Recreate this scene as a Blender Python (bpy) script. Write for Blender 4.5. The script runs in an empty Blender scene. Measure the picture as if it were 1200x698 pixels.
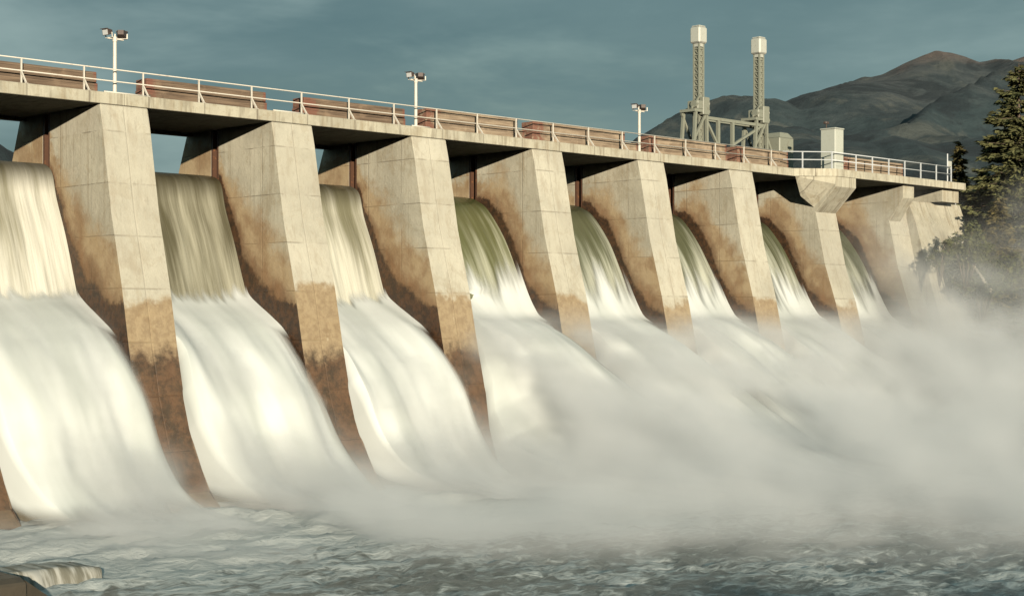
import bpy, bmesh, math, random
import numpy as np
from mathutils import Vector, Matrix, noise as mnoise

random.seed(7)
scene = bpy.context.scene
COL = scene.collection
PI = math.pi

# World axes: X runs along the dam, Y points upstream, Z is up; river level is z = 0.
PIER_W = 2.27
EDGE = [-8.5, 0.05, 8.75, 17.1, 25.5, 33.95, 42.3, 50.9, 59.4]      # right-hand face of every pier
DECK_TOP, SOFFIT, CREST = 17.07, 16.58, 14.35
NOSE = [(0.0, 16.58), (-.88, 12.06), (-1.75, 8.88), (-2.27, 6.5), (-2.82, 4.3), (-3.55, 2.38), (-4.68, .65), (-5.48, .06), (-6.6, -.6), (-7.2, -1.6)]

# ------------------------------------------------------------------ node helpers
class E:
    def __init__(s, nt, k): s.nt, s.k = nt, k
    def m(s, op, *a): return math_node(s.nt, op, s, *a)
    def __add__(s, o): return s.m('ADD', o)
    __radd__ = __add__
    def __sub__(s, o): return s.m('SUBTRACT', o)
    def __rsub__(s, o): return math_node(s.nt, 'SUBTRACT', o, s)
    def __mul__(s, o): return s.m('MULTIPLY', o)
    __rmul__ = __mul__
    def __truediv__(s, o): return s.m('DIVIDE', o)
    def __neg__(s): return s.m('MULTIPLY', -1.0)
    def pow(s, o): return s.m('POWER', o)
    def exp(s): return math_node(s.nt, 'POWER', 2.718281828, s)
    def abs(s): return s.m('ABSOLUTE')
    def min(s, o): return s.m('MINIMUM', o)
    def max(s, o): return s.m('MAXIMUM', o)
    def frac(s): return s.m('FRACT')
    def clamp(s): return s.m('MAXIMUM', 0.0).m('MINIMUM', 1.0)

def put(nt, sock, v):
    if isinstance(v, E): nt.links.new(v.k, sock)
    elif hasattr(v, 'is_output'): nt.links.new(v, sock)
    elif isinstance(v, (tuple, list)) and len(v) == 3 and sock.type == 'RGBA': sock.default_value = (*v, 1)
    else: sock.default_value = v

def math_node(nt, op, *a):
    n = nt.nodes.new('ShaderNodeMath'); n.operation = op
    for i, x in enumerate(a): put(nt, n.inputs[i], x)
    return E(nt, n.outputs[0])

def ss(nt, x, a, b, lo=0.0, hi=1.0):
    n = nt.nodes.new('ShaderNodeMapRange'); n.interpolation_type = 'SMOOTHSTEP'
    for k, v in (('Value', x), ('From Min', a), ('From Max', b), ('To Min', lo), ('To Max', hi)): put(nt, n.inputs[k], v)
    return E(nt, n.outputs[0])

def comb(nt, x, y, z):
    n = nt.nodes.new('ShaderNodeCombineXYZ')
    for i, v in enumerate((x, y, z)): put(nt, n.inputs[i], v)
    return E(nt, n.outputs[0])

def sep(nt, v):
    n = nt.nodes.new('ShaderNodeSeparateXYZ'); put(nt, n.inputs[0], v)
    return [E(nt, o) for o in n.outputs]

def noise(nt, vec, scale=1.0, detail=2.0, rough=.5, dist=0.0):
    n = nt.nodes.new('ShaderNodeTexNoise')
    put(nt, n.inputs['Vector'], vec)
    for k, v in (('Scale', scale), ('Detail', detail), ('Roughness', rough), ('Distortion', dist)): put(nt, n.inputs[k], v)
    return E(nt, n.outputs[0])

def mix(nt, f, a, b):
    n = nt.nodes.new('ShaderNodeMix'); n.data_type = 'RGBA'
    put(nt, n.inputs[0], f); put(nt, n.inputs[6], a); put(nt, n.inputs[7], b)
    return E(nt, n.outputs[2])

def curve(nt, x, pts, x0, x1, y0, y1):
    n = nt.nodes.new('ShaderNodeFloatCurve')
    c = n.mapping.curves[0]
    P = sorted(((px - x0) / (x1 - x0), (py - y0) / (y1 - y0)) for px, py in pts)
    while len(c.points) < len(P): c.points.new(.5, .5)
    for p, q in zip(c.points, P): p.location = q; p.handle_type = 'VECTOR'
    n.mapping.use_clip = True; n.mapping.update()
    put(nt, n.inputs['Value'], (x - x0) * (1 / (x1 - x0)))
    return E(nt, n.outputs[0]) * (y1 - y0) + y0

def material(name, fn):
    m = bpy.data.materials.new(name); m.use_nodes = True
    nt = m.node_tree; nt.nodes.clear()
    out = nt.nodes.new('ShaderNodeOutputMaterial')
    b = nt.nodes.new('ShaderNodeBsdfPrincipled')
    nt.links.new(b.outputs[0], out.inputs['Surface'])
    r = fn(nt)
    for k, v in r.items():
        if k == 'height':
            bp = nt.nodes.new('ShaderNodeBump'); put(nt, bp.inputs['Height'], v)
            bp.inputs['Strength'].default_value = r.get('strength', .5); bp.inputs['Distance'].default_value = r.get('distance', .05)
            nt.links.new(bp.outputs[0], b.inputs['Normal'])
        elif k in ('strength', 'distance'): pass
        else: put(nt, b.inputs[k], v)
    return m

def coords(nt, kind='Object'):
    n = nt.nodes.new('ShaderNodeTexCoord'); return E(nt, n.outputs[kind])
def geo(nt, k):
    n = nt.nodes.new('ShaderNodeNewGeometry'); return E(nt, n.outputs[k])
def wpos(nt): return geo(nt, 'Position')
def vadd(nt, a, b):
    n = nt.nodes.new('ShaderNodeVectorMath'); n.operation = 'ADD'; put(nt, n.inputs[0], a); put(nt, n.inputs[1], b); return E(nt, n.outputs[0])

# ------------------------------------------------------------------ mesh helpers
def obj(name, bm, mat, parent=None, loc=None, smooth=False):
    me = bpy.data.meshes.new(name)
    if isinstance(bm, bmesh.types.BMesh):
        bmesh.ops.recalc_face_normals(bm, faces=bm.faces)
        bm.to_mesh(me); bm.free()
    else:
        me.from_pydata(*bm)
    if smooth:
        for p in me.polygons: p.use_smooth = True
    o = bpy.data.objects.new(name, me); COL.objects.link(o)
    if mat: me.materials.append(mat)
    if parent: o.parent = parent
    if loc: o.location = loc
    return o

class BM:
    """collects shapes into one mesh"""
    def __init__(s): s.bm = bmesh.new()
    def box(s, x0, x1, y0, y1, z0, z1, bev=0.0, rot=None):
        vs = [s.bm.verts.new((x, y, z)) for x in (x0, x1) for y in (y0, y1) for z in (z0, z1)]
        fs = [s.bm.faces.new([vs[i] for i in f]) for f in ((0, 1, 3, 2), (4, 6, 7, 5), (0, 4, 5, 1), (2, 3, 7, 6), (0, 2, 6, 4), (1, 5, 7, 3))]
        if bev:
            es = {e for f in fs for e in f.edges}
            bmesh.ops.bevel(s.bm, geom=list(es), offset=bev, segments=1, affect='EDGES')
        return s
    def prism(s, prof, x0, x1, bev=0.0):
        """profile in (y, z) swept along x"""
        a = [s.bm.verts.new((x0, y, z)) for y, z in prof]; b = [s.bm.verts.new((x1, y, z)) for y, z in prof]
        n = len(prof)
        fs = [s.bm.faces.new(a), s.bm.faces.new(b[::-1])]
        for i in range(n): fs.append(s.bm.faces.new((a[i], b[i], b[(i + 1) % n], a[(i + 1) % n])))
        if bev:
            bmesh.ops.bevel(s.bm, geom=list({e for f in fs for e in f.edges}), offset=bev, segments=1, affect='EDGES')
        return s
    def hull(s, pts):
        vs = [s.bm.verts.new(p) for p in pts]
        r = bmesh.ops.convex_hull(s.bm, input=vs); return s
    def tube(s, p0, p1, r0, r1=None, n=8, caps=True):
        r1 = r0 if r1 is None else r1
        p0, p1 = Vector(p0), Vector(p1); d = (p1 - p0).normalized()
        u = d.orthogonal().normalized(); v = d.cross(u)
        A = []; B = []
        for i in range(n):
            c, sn = math.cos(2 * PI * i / n), math.sin(2 * PI * i / n)
            A.append(s.bm.verts.new(p0 + (u * c + v * sn) * r0)); B.append(s.bm.verts.new(p1 + (u * c + v * sn) * r1))
        for i in range(n): s.bm.faces.new((A[i], A[(i + 1) % n], B[(i + 1) % n], B[i]))
        if caps: s.bm.faces.new(A[::-1]); s.bm.faces.new(B)
        return s
    def bar(s, p0, p1, w, h):
        p0, p1 = Vector(p0), Vector(p1); d = (p1 - p0).normalized()
        up = Vector((0, 0, 1)) if abs(d.z) < .95 else Vector((1, 0, 0))
        u = d.cross(up).normalized() * w / 2; v = u.cross(d).normalized() * h / 2
        q = [[s.bm.verts.new(p + a * u + b * v) for a, b in ((-1, -1), (1, -1), (1, 1), (-1, 1))] for p in (p0, p1)]
        for i in range(4): s.bm.faces.new((q[0][i], q[0][(i + 1) % 4], q[1][(i + 1) % 4], q[1][i]))
        s.bm.faces.new(q[0][::-1]); s.bm.faces.new(q[1]); return s
    def ball(s, c, r, seg=10):
        bmesh.ops.create_uvsphere(s.bm, u_segments=seg, v_segments=seg // 2 + 1, radius=r, matrix=Matrix.Translation(c)); return s
    def make(s, name, mat, parent=None, loc=None, smooth=False): return obj(name, s.bm, mat, parent, loc, smooth)

def tag(o, label=None, cat=None, group=None, kind=None):
    for k, v in (('label', label), ('category', cat), ('group', group), ('kind', kind)):
        if v: o[k] = v
    return o
def empty(name, loc, label, cat, group=None):
    o = bpy.data.objects.new(name, None); COL.objects.link(o); o.location = loc; o.empty_display_size = .5
    return tag(o, label, cat, group)
def copy_tree(o, parent=None):
    c = o.copy(); COL.objects.link(c)
    if parent: c.parent = parent
    for ch in list(o.children): copy_tree(ch, c)
    return c

# ------------------------------------------------------------------ water profiles (y, z)
SHEET_LOW = [(9.5, 14.62), (7.0, 14.56), (5.2, 14.44), (4.5, 14.28), (4.05, 13.9), (3.7, 12.8), (2.95, 11.23), (2.35, 9.7), (1.85, 8.4), (1.5, 7.4)]
FOAM_LOW = [(2.12, 9.35), (1.82, 8.75), (1.15, 8.3), (.1, 7.75), (-1.06, 7.07), (-2.43, 6.0), (-3.9, 4.27), (-5.1, 2.3), (-6.6, .95), (-8.6, .3), (-11.5, -.15)]
SHEET_HIGH = [(9.5, 14.55), (7.0, 14.45), (5.0, 14.25), (4.2, 14.0), (3.43, 13.5), (2.3, 12.1), (1.25, 10.27), (.45, 8.5), (.05, 7.4), (-.3, 6.6)]
FOAM_HIGH = [(1.45, 11.05), (.92, 9.95), (.45, 9.0), (-.05, 8.15), (-.6, 7.55), (-1.9, 7.0), (-3.9, 5.95), (-6.2, 4.5), (-8.8, 2.9), (-11.5, 1.4), (-14.5, .45), (-18, -.2)]
CURVE_LOW = [(y, z) for y, z in SHEET_LOW if z > 8.4] + [(y, z) for y, z in FOAM_LOW if y < 1.3]
CURVE_HIGH = [(y, z) for y, z in SHEET_HIGH if z > 8.4] + [(y, z) for y, z in FOAM_HIGH if y < -.3]

# ------------------------------------------------------------------ materials
def white_noise(nt, a, b=0.0):
    n = nt.nodes.new('ShaderNodeTexWhiteNoise'); n.noise_dimensions = '2D'; put(nt, n.inputs['Vector'], comb(nt, a, b, 0.0)); return E(nt, n.outputs['Value'])
def base_concrete(nt, P, base=(.48, .455, .355)):
    x, y, z = sep(nt, P)
    big = noise(nt, P, .35, 4, .6)
    fine = noise(nt, P, 3.2, 6, .7)
    grit = noise(nt, P, 11.0, 5, .7)
    drip = noise(nt, comb(nt, x * 2.2, y * 2.2, z * .16), 1.0, 5, .65)
    thin = noise(nt, comb(nt, x * 7.0, y * 7.0, z * .22), 1.0, 4, .6)
    c = mix(nt, ss(nt, big, .3, .72), tuple(v * .80 for v in base), tuple(min(1, v * 1.10) for v in base))
    patch = noise(nt, P, .9, 7, .72, .5)
    c = mix(nt, ss(nt, patch, .53, .60) * .34, c, (.30, .245, .15))
    c = mix(nt, ss(nt, patch, .45, .39) * .28, c, (.60, .565, .45))
    c = mix(nt, ss(nt, drip, .50, .70) * .5, c, (.29, .23, .145))
    c = mix(nt, ss(nt, thin, .56, .68) * .30, c, (.20, .16, .105))
    c = mix(nt, ss(nt, fine, .56, .72) * .40, c, (.25, .21, .15))
    c = mix(nt, ss(nt, grit, .58, .75) * .35, c, (.20, .17, .12))
    c = mix(nt, ss(nt, drip, .46, .25) * .25, c, (.62, .58, .47))
    return c, big, fine, drip

def pier_fn(crv, lvl):
    def fn(nt):
        L = coords(nt); W = wpos(nt)
        _, y, z = sep(nt, L); wx, wy, wz = sep(nt, W)
        nx, ny, nz = sep(nt, geo(nt, 'True Normal'))
        c, big, fine, drip = base_concrete(nt, W)
        med = noise(nt, W, .8, 5, .6); wob = noise(nt, comb(nt, wx * .8, wy * .8, wz * .25), 1.3, 4, .62)
        rag = noise(nt, W, 2.6, 8, .78)
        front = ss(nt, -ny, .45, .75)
        lift = ((z + 1.05) * (1 / 2.2) - .5).m('FLOOR'); lw = white_noise(nt, lift, front * 3.0 + (wx * (1 / 8.5)).m('ROUND'))
        c = mix(nt, ss(nt, lw, .5, 1.0) * .30, c, (.33, .30, .225)); c = mix(nt, ss(nt, lw, .4, .0) * .20, c, (.58, .55, .45))
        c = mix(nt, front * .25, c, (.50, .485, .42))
        # formwork joints
        jz = ((z + 1.05) * (1 / 2.2)).frac(); joint = (1 - ss(nt, (jz - .5).abs(), .0, .018)) * ss(nt, med, .38, .6)
        jc = math_node(nt, 'MULTIPLY', 1 - ss(nt, (ny * 0 + sep(nt, L)[0] + PIER_W * .52).abs(), .01, .05), ss(nt, -ny, .5, .8)) * .5
        jy = (y * (1 / 2.6) + .2).frac(); js = (1 - ss(nt, (jy - .5).abs(), .0, .014)) * ss(nt, nx.abs(), .5, .8) * .6
        jn = joint.max(jc * .6).max(js * ss(nt, big, .4, .55) * .7)
        c = mix(nt, jn * .55, c, (.24, .2, .15))
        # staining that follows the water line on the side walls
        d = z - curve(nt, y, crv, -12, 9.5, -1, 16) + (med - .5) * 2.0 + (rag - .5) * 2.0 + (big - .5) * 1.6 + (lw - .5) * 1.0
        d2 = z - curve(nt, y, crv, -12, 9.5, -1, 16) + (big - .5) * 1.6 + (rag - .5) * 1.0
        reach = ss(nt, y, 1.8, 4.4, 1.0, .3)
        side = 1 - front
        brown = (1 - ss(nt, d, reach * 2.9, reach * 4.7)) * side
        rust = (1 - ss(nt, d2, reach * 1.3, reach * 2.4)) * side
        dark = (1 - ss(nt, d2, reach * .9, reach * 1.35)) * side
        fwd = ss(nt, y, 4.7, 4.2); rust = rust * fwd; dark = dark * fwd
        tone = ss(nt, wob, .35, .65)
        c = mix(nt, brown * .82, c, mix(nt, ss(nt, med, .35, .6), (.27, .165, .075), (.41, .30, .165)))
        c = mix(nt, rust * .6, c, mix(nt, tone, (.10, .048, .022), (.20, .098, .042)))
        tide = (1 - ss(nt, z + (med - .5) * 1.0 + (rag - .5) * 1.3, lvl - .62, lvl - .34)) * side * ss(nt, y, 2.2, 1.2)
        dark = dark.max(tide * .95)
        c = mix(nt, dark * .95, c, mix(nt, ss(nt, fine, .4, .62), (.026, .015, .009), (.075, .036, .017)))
        # tide mark and wet zone on the noses
        pid = (wx * (1 / 8.5)).m('ROUND')
        zz = z + (med - .5) * 1.5 + (big - .5) * 1.2 + (white_noise(nt, pid, 3.3) - .5) * 1.1 + (sep(nt, L)[0] + 1.1) * (white_noise(nt, pid, 7.7) - .5) * .7
        tan = (1 - ss(nt, zz + (rag - .5) * .8, lvl - .22, lvl + .22)) * front
        wet = (1 - ss(nt, z + (wob - .5) * 1.6 + (rag - .5) * 1.6, lvl - 3.1, lvl - 2.2)) * front
        c = mix(nt, tan * .82, c, mix(nt, ss(nt, fine, .35, .65), (.23, .15, .07), (.34, .245, .13)))
        c = mix(nt, wet * .88, c, mix(nt, ss(nt, rag * .6 + med * .4, .40, .58), (.024, .014, .009), (.105, .052, .026)))
        white = ss(nt, drip, .60, .72) * tan * (1 - wet) * ss(nt, fine, .4, .6)
        c = mix(nt, white * .6, c, (.5, .43, .31))
        wetness = (dark + wet * .8).clamp()
        return {'Base Color': c, 'Roughness': .88 - wetness * .38, 'height': fine * .55 + med * .5 + rag * .4 - jn * .9, 'strength': .55, 'distance': .07}
    return fn
M = {}
M['pier_low'] = material('stained_concrete', pier_fn(CURVE_LOW, 8.75))
M['pier_high'] = material('stained_concrete_far', pier_fn(CURVE_HIGH, 8.3))

def deck_fn(nt):
    W = wpos(nt); c, big, fine, drip = base_concrete(nt, W, (.47, .445, .345))
    x, y, z = sep(nt, W)
    c = mix(nt, ss(nt, noise(nt, comb(nt, x * 3, y, z * .5), 1, 3, .6), .53, .66) * .5, c, (.2, .17, .12))
    pj = ((x + 19.5) * (1 / 2.795) + .5).frac() - .5
    c = mix(nt, (1 - ss(nt, pj.abs(), .002, .016)) * .6 * ss(nt, big, .3, .5), c, (.10, .08, .06))
    return {'Base Color': c, 'Roughness': .9, 'height': fine, 'strength': .4, 'distance': .05}
M['deck'] = material('deck_concrete', deck_fn)
def ogee_fn(nt):
    W = wpos(nt); n = noise(nt, W, 1.2, 4, .6)
    return {'Base Color': mix(nt, n, (.07, .06, .04), (.2, .17, .11)), 'Roughness': .5}
M['ogee'] = material('wet_concrete', ogee_fn)

def paint_fn(base, rustc=(.25, .12, .06), amt=.3):
    def fn(nt):
        n = noise(nt, wpos(nt), 6, 4, .6)
        return {'Base Color': mix(nt, ss(nt, n, .56, .72) * amt, base, rustc), 'Roughness': .5, 'height': n, 'strength': .15, 'distance': .02}
    return fn
M['white'] = material('white_paint', paint_fn((.66, .62, .53)))
M['galv'] = material('pale_grey_paint', paint_fn((.62, .65, .66), (.4, .36, .3)))
M['rust'] = material('rusty_steel', paint_fn((.10, .05, .03), (.26, .11, .045), .9))
M['lamp'] = material('lamp_housing', paint_fn((.085, .060, .050), (.17, .10, .07), .7))
M['lens'] = material('lamp_glass', lambda nt: {'Base Color': (.55, .56, .55), 'Roughness': .12, 'Specular IOR Level': .7})
M['mast'] = material('mast_paint', paint_fn((.245, .255, .20), (.15, .13, .09), .6))
M['cap'] = material('cap_paint', paint_fn((.47, .48, .42), (.30, .28, .23), .6))
M['cabinet'] = material('cabinet_paint', paint_fn((.48, .50, .43), (.36, .35, .28), .4))

def log_fn(dk, lt):
    def fn(nt):
        L = coords(nt); W = wpos(nt); x, y, z = sep(nt, L); wx, wy, wz = sep(nt, W)
        grain = noise(nt, comb(nt, wx * .5, wy * 7, wz * 9), 1.0, 5, .65); n = noise(nt, W, 1.4, 4, .6)
        c = mix(nt, ss(nt, grain, .3, .7), dk, lt)
        c = mix(nt, ss(nt, n, .5, .7) * .5, c, tuple(v * 1.3 for v in lt))
        end = 1 - ss(nt, sep(nt, coords(nt, 'Generated'))[0] + (n - .5) * .25, .05, .14)
        end = end.max(ss(nt, sep(nt, coords(nt, 'Generated'))[0], .965, .985))
        c = mix(nt, end * ss(nt, noise(nt, W, 4, 3), .3, .5) * .85, c, (.20, .082, .055))
        seam = 1 - ss(nt, ((z * (1 / .28) + .25).frac() - .5).abs(), .0, .05)
        c = mix(nt, seam * .6, c, (.05, .035, .025))
        return {'Base Color': c, 'Roughness': .9, 'height': grain - seam, 'strength': .5, 'distance': .04}
    return fn
M['log'] = material('weathered_timber', log_fn((.17, .12, .08), (.37, .29, .20)))
M['log_dark'] = material('dark_weathered_timber', log_fn((.10, .068, .045), (.23, .165, .11)))

def uvn(nt):
    n = nt.nodes.new('ShaderNodeUVMap'); return E(nt, n.outputs[0])

def sheet_fn(lip, deep, pale, w0, w1, right):
    """falling water: u across the bay in metres, v metres along the flow"""
    def fn(nt):
        u, v, _ = sep(nt, uvn(nt)); W = wpos(nt); wx, wy, wz = sep(nt, W)
        s1 = noise(nt, comb(nt, wx * 2.6, v * .16, .3), 1.0, 4, .6)
        s2 = noise(nt, comb(nt, wx * 9.0, v * .3, 4.1), 1.0, 3, .6)
        s3 = noise(nt, comb(nt, wx * .75, v * .1, 9.0), 1.0, 2, .5)
        fall = ss(nt, wz, 14.0, 8.6)
        k = (s1 - .5) * 1.1 + (s2 - .5) * .45 + (s3 - .5) * 1.6 + .5
        amt = fall * (w1 - w0) + w0 + ss(nt, u, .45, 1.0) * right
        wht = ss(nt, k + amt - .5, .15, .95)
        c = mix(nt, wht, deep, pale)
        lipm = ss(nt, wz + (s2 - .5) * .5, 12.9, 14.25)
        c = mix(nt, lipm * .85, c, mix(nt, s2, lip, tuple(q * .55 for q in lip)))
        return {'Base Color': c, 'Roughness': .28 + wht * .45, 'Specular IOR Level': .35, 'height': s1 * 1.0 + s2 * .35, 'strength': .35, 'distance': .12}
    return fn
OL = (.055, .048, .026)
M['sheet_a'] = material('falling_water_cream', sheet_fn(OL, (.24, .23, .16), (.64, .635, .55), .5, .9, -.05))
M['sheet_b'] = material('falling_water_olive', sheet_fn(OL, (.10, .092, .055), (.36, .35, .265), .25, .5, .2))
M['sheet_c'] = material('falling_water_pale', sheet_fn(OL, (.19, .185, .12), (.58, .575, .48), .45, .82, .05))
M['sheet_d'] = material('falling_water_green', sheet_fn((.06, .075, .025), (.115, .122, .055), (.44, .45, .34), .02, .6, .08))
M['sheet_e'] = material('falling_water_green_far', sheet_fn((.05, .06, .03), (.095, .105, .06), (.44, .455, .37), .15, .75, .03))

def foam_make(v0, v1):
  def foam_fn(nt):
      u, v, _ = sep(nt, uvn(nt)); W = wpos(nt); wx, wy, wz = sep(nt, W)
      n1 = noise(nt, comb(nt, wx * .55, v * .10, 2.0), 1.0, 2, .45, .2)
      n2 = noise(nt, comb(nt, wx * 2.0, v * .2, 7.0), 1.0, 3, .5)
      c = mix(nt, ss(nt, n1 * .8 + n2 * .2, .34, .62), (.54, .575, .545), (.69, .72, .695))
      edge = ss(nt, u + (n2 - .5) * .02, .0, .02) * ss(nt, 1 - u + (n2 - .5) * .1, .0, .12)
      start = ss(nt, v + (n2 - .5) * (v1 - v0) * 1.8 + (n1 - .5) * (v1 - v0) * 2.0, v0, v1)
      end = ss(nt, wz + (n1 - .5) * 1.2, .0, .9)
      a = edge.max(ss(nt, wy, -1.5, -.6)) * start * end
      return {'Base Color': c, 'Roughness': .9, 'Specular IOR Level': .1, 'Subsurface Weight': .0, 'Alpha': a, 'height': n1, 'strength': .12, 'distance': .4}
  return foam_fn
M['foam'] = material('white_water', foam_make(.35, 1.3))
M['foam_soft'] = material('white_water_soft', foam_make(.5, 2.8))

def river_fn(nt):
    W = wpos(nt); x, y, z = sep(nt, W)
    n1 = noise(nt, comb(nt, x * .7, y * 1.1, 0.0), 1.0, 5, .62, .8); n2 = noise(nt, comb(nt, x * 1.6, y * 2.4, z), 1.0, 5, .65, .9); n3 = noise(nt, W, .12, 3, .5)
    near = ss(nt, y, -26, -12)
    f = ss(nt, n1 * .5 + n2 * .5 + (n3 - .5) * .3 + near * .25, .45, .62)
    c = mix(nt, f, mix(nt, n2, (.075, .090, .084), (.20, .22, .205)), (.58, .61, .58))
    return {'Base Color': c, 'Roughness': .38 + f * .4, 'IOR': 1.333, 'height': n1 * .6 + n2 * .4, 'strength': .6, 'distance': .25}
M['river'] = material('churning_river_water', river_fn)
M['lake'] = material('reservoir_water', lambda nt: {'Base Color': (.04, .05, .04), 'Roughness': .1, 'height': noise(nt, wpos(nt), .8, 4), 'strength': .2})

def ground_fn(nt):
    W = wpos(nt); n = noise(nt, W, .25, 5, .6); f = noise(nt, W, 2.0, 5, .7)
    c = mix(nt, ss(nt, n, .4, .6), (.07, .075, .035), (.16, .135, .09))
    c = mix(nt, ss(nt, f, .55, .7) * .6, c, (.26, .23, .18))
    return {'Base Color': c, 'Roughness': .95, 'height': f, 'strength': .8, 'distance': .2}
M['ground'] = material('rocky_grass_ground', ground_fn)
def mount_fn(nt):
    W = wpos(nt); x, y, z = sep(nt, W)
    n = noise(nt, W, .004, 6, .6); f = noise(nt, comb(nt, x + y * .5, y * .6, z * .35), .02, 8, .75)
    g = noise(nt, comb(nt, x + z * .6, y + z * .4, z * .15), .0065, 6, .62, .6)
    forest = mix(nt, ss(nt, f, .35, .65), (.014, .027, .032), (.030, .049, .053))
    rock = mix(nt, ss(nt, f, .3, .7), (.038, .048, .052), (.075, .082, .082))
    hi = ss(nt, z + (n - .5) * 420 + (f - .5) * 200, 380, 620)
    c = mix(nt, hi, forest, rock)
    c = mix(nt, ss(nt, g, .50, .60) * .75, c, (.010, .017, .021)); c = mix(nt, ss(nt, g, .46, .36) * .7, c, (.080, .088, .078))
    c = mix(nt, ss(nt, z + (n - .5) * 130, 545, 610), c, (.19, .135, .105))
    return {'Base Color': c, 'Roughness': .95, 'height': f * .6 + g, 'strength': .7, 'distance': 22.0}
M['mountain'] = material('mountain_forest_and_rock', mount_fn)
def bark_fn(nt):
    n = noise(nt, wpos(nt), 5, 4, .7); return {'Base Color': mix(nt, n, (.06, .045, .03), (.17, .13, .09)), 'Roughness': .95, 'height': n, 'strength': .6}
M['bark'] = material('bark', bark_fn)
M['dead'] = material('bleached_wood', lambda nt: {'Base Color': mix(nt, noise(nt, wpos(nt), 4, 4), (.30, .26, .2), (.5, .46, .38)), 'Roughness': .9})
def leaf_fn(a, b):
    def fn(nt):
        n = noise(nt, wpos(nt), 1.1, 3, .6)
        oi = nt.nodes.new('ShaderNodeAttribute'); oi.attribute_name = 'tone'
        t = E(nt, oi.outputs['Fac'])
        return {'Base Color': mix(nt, (n * .7 + t * .5 - .1).clamp(), a, b), 'Roughness': .75, 'Specular IOR Level': .2}
    return fn
M['needles'] = material('spruce_needles', leaf_fn((.06, .078, .034), (.21, .20, .085)))
M['needles_olive'] = material('spruce_needles_olive', leaf_fn((.07, .07, .03), (.19, .15, .06)))
M['leaves'] = material('alder_leaves', leaf_fn((.05, .065, .025), (.15, .15, .06)))

# ------------------------------------------------------------------ the dam
dam = empty('concrete_dam', (24, 3, 0), 'long concrete spillway dam with stained battered piers carrying a thin deck over eight flowing bays', 'dam')
def child(o, parent=dam):
    o.parent = parent; o.matrix_parent_inverse = parent.matrix_world.inverted() if False else Matrix.Translation(-Vector(parent.location)); return o

SLOT0, SLOT1 = 4.35, 4.95
def nose_at(z, nose):
    for (a, b), (c, d) in zip(nose, nose[1:]):
        if d <= z <= b: return a + (c - a) * (b - z) / (b - d)
    return nose[-1][0]
def make_pier(mat, nose):
    b = BM()
    jitter = []
    for (y0, z0), (y1, z1) in zip(nose, nose[1:]):
        n = max(1, int((z0 - z1) / .8))
        for k in range(n): jitter.append((y0 + (y1 - y0) * k / n, z0 + (z1 - z0) * k / n))
    jitter.append(nose[-1])
    fr = [(SLOT0, SOFFIT)] + jitter + [(SLOT0, nose[-1][1])]
    b.prism(fr, -PIER_W, 0, .045)
    b.prism([(7.0, SOFFIT), (SLOT1, SOFFIT), (SLOT1, -1), (11.0, -1), (9.2, 11.5), (8.0, 14.2)], -PIER_W, 0)
    b.prism([(SLOT1, SOFFIT), (SLOT0, SOFFIT), (SLOT0, -1), (SLOT1, -1)], -PIER_W + .42, -.42)
    p = b.make('pier', mat)
    return p
NOSE7 = [(-.1, 16.58), (-.2, 14.5), (-.95, 11.0), (-1.75, 8.6), (-2.3, 6.5)] + NOSE[4:]
for i, e in enumerate(EDGE):
    low = i <= 3
    p = make_pier(M['pier_low' if low else 'pier_high'], NOSE7 if i >= 7 else NOSE)
    p.location = (e, 0, 0); child(p)
    for side in (-PIER_W + .35, -.35):      # rusty gate guides in the slots
        sg = -1 if side < -1 else 1
        BM().box(side - .045 * sg, side + .335 * sg, SLOT1 - .16, SLOT1 - .004, 12.5, SOFFIT - .01).box(side - .045 * sg, side + .335 * sg, SLOT0 + .004, SLOT0 + .1, 12.5, SOFFIT - .01).box(side - .06 * sg, side + .05 * sg, SLOT0 + .1, SLOT1 - .16, 12.5, SOFFIT - .01).box(side + .05 * sg, side + .17 * sg, SLOT0 + .2, SLOT0 + .28, 12.5, SOFFIT - .01).make('gate_guide', M['rust'], p)
    if i == 0: p['label'] = 'pier at the left edge with only its brown toe showing'
    if i == 7: p['label'] = 'pier with a corbel stepping out under the widened deck'

# deck
b = BM()
bays = [(EDGE[i], EDGE[i + 1] - PIER_W) for i in range(8)]
x0 = -24.0
cuts = [x0] + [q for e in EDGE[:7] for q in (e - PIER_W / 2,)] + [46.5]
for a, c in zip(cuts, cuts[1:]): b.box(a + .006, c - .006, -.05, 7.0, SOFFIT + .003, DECK_TOP, .02)
b.hull([(46.506, -.05, DECK_TOP), (46.506, 7, DECK_TOP), (46.506, 7, SOFFIT + .003), (46.506, -.05, SOFFIT + .003), (48.6, -1.8, DECK_TOP), (48.6, 7, DECK_TOP), (48.6, 7, SOFFIT + .003), (48.6, -1.8, SOFFIT + .003)])
b.box(48.606, 57.1, -1.8, 7.0, SOFFIT + .003, DECK_TOP, .02)
b.box(57.112, 64.5, -1.8, 7.0, SOFFIT + .003, DECK_TOP, .02)
child(b.make('deck_slab', M['deck']))
# beams under the deck at the back
b = BM()
for a, c in bays:
    b.box(a + .03, c - .03, 6.45, 6.9, SOFFIT - .16, SOFFIT + .001)
child(b.make('deck_beam', M['deck']))
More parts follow.
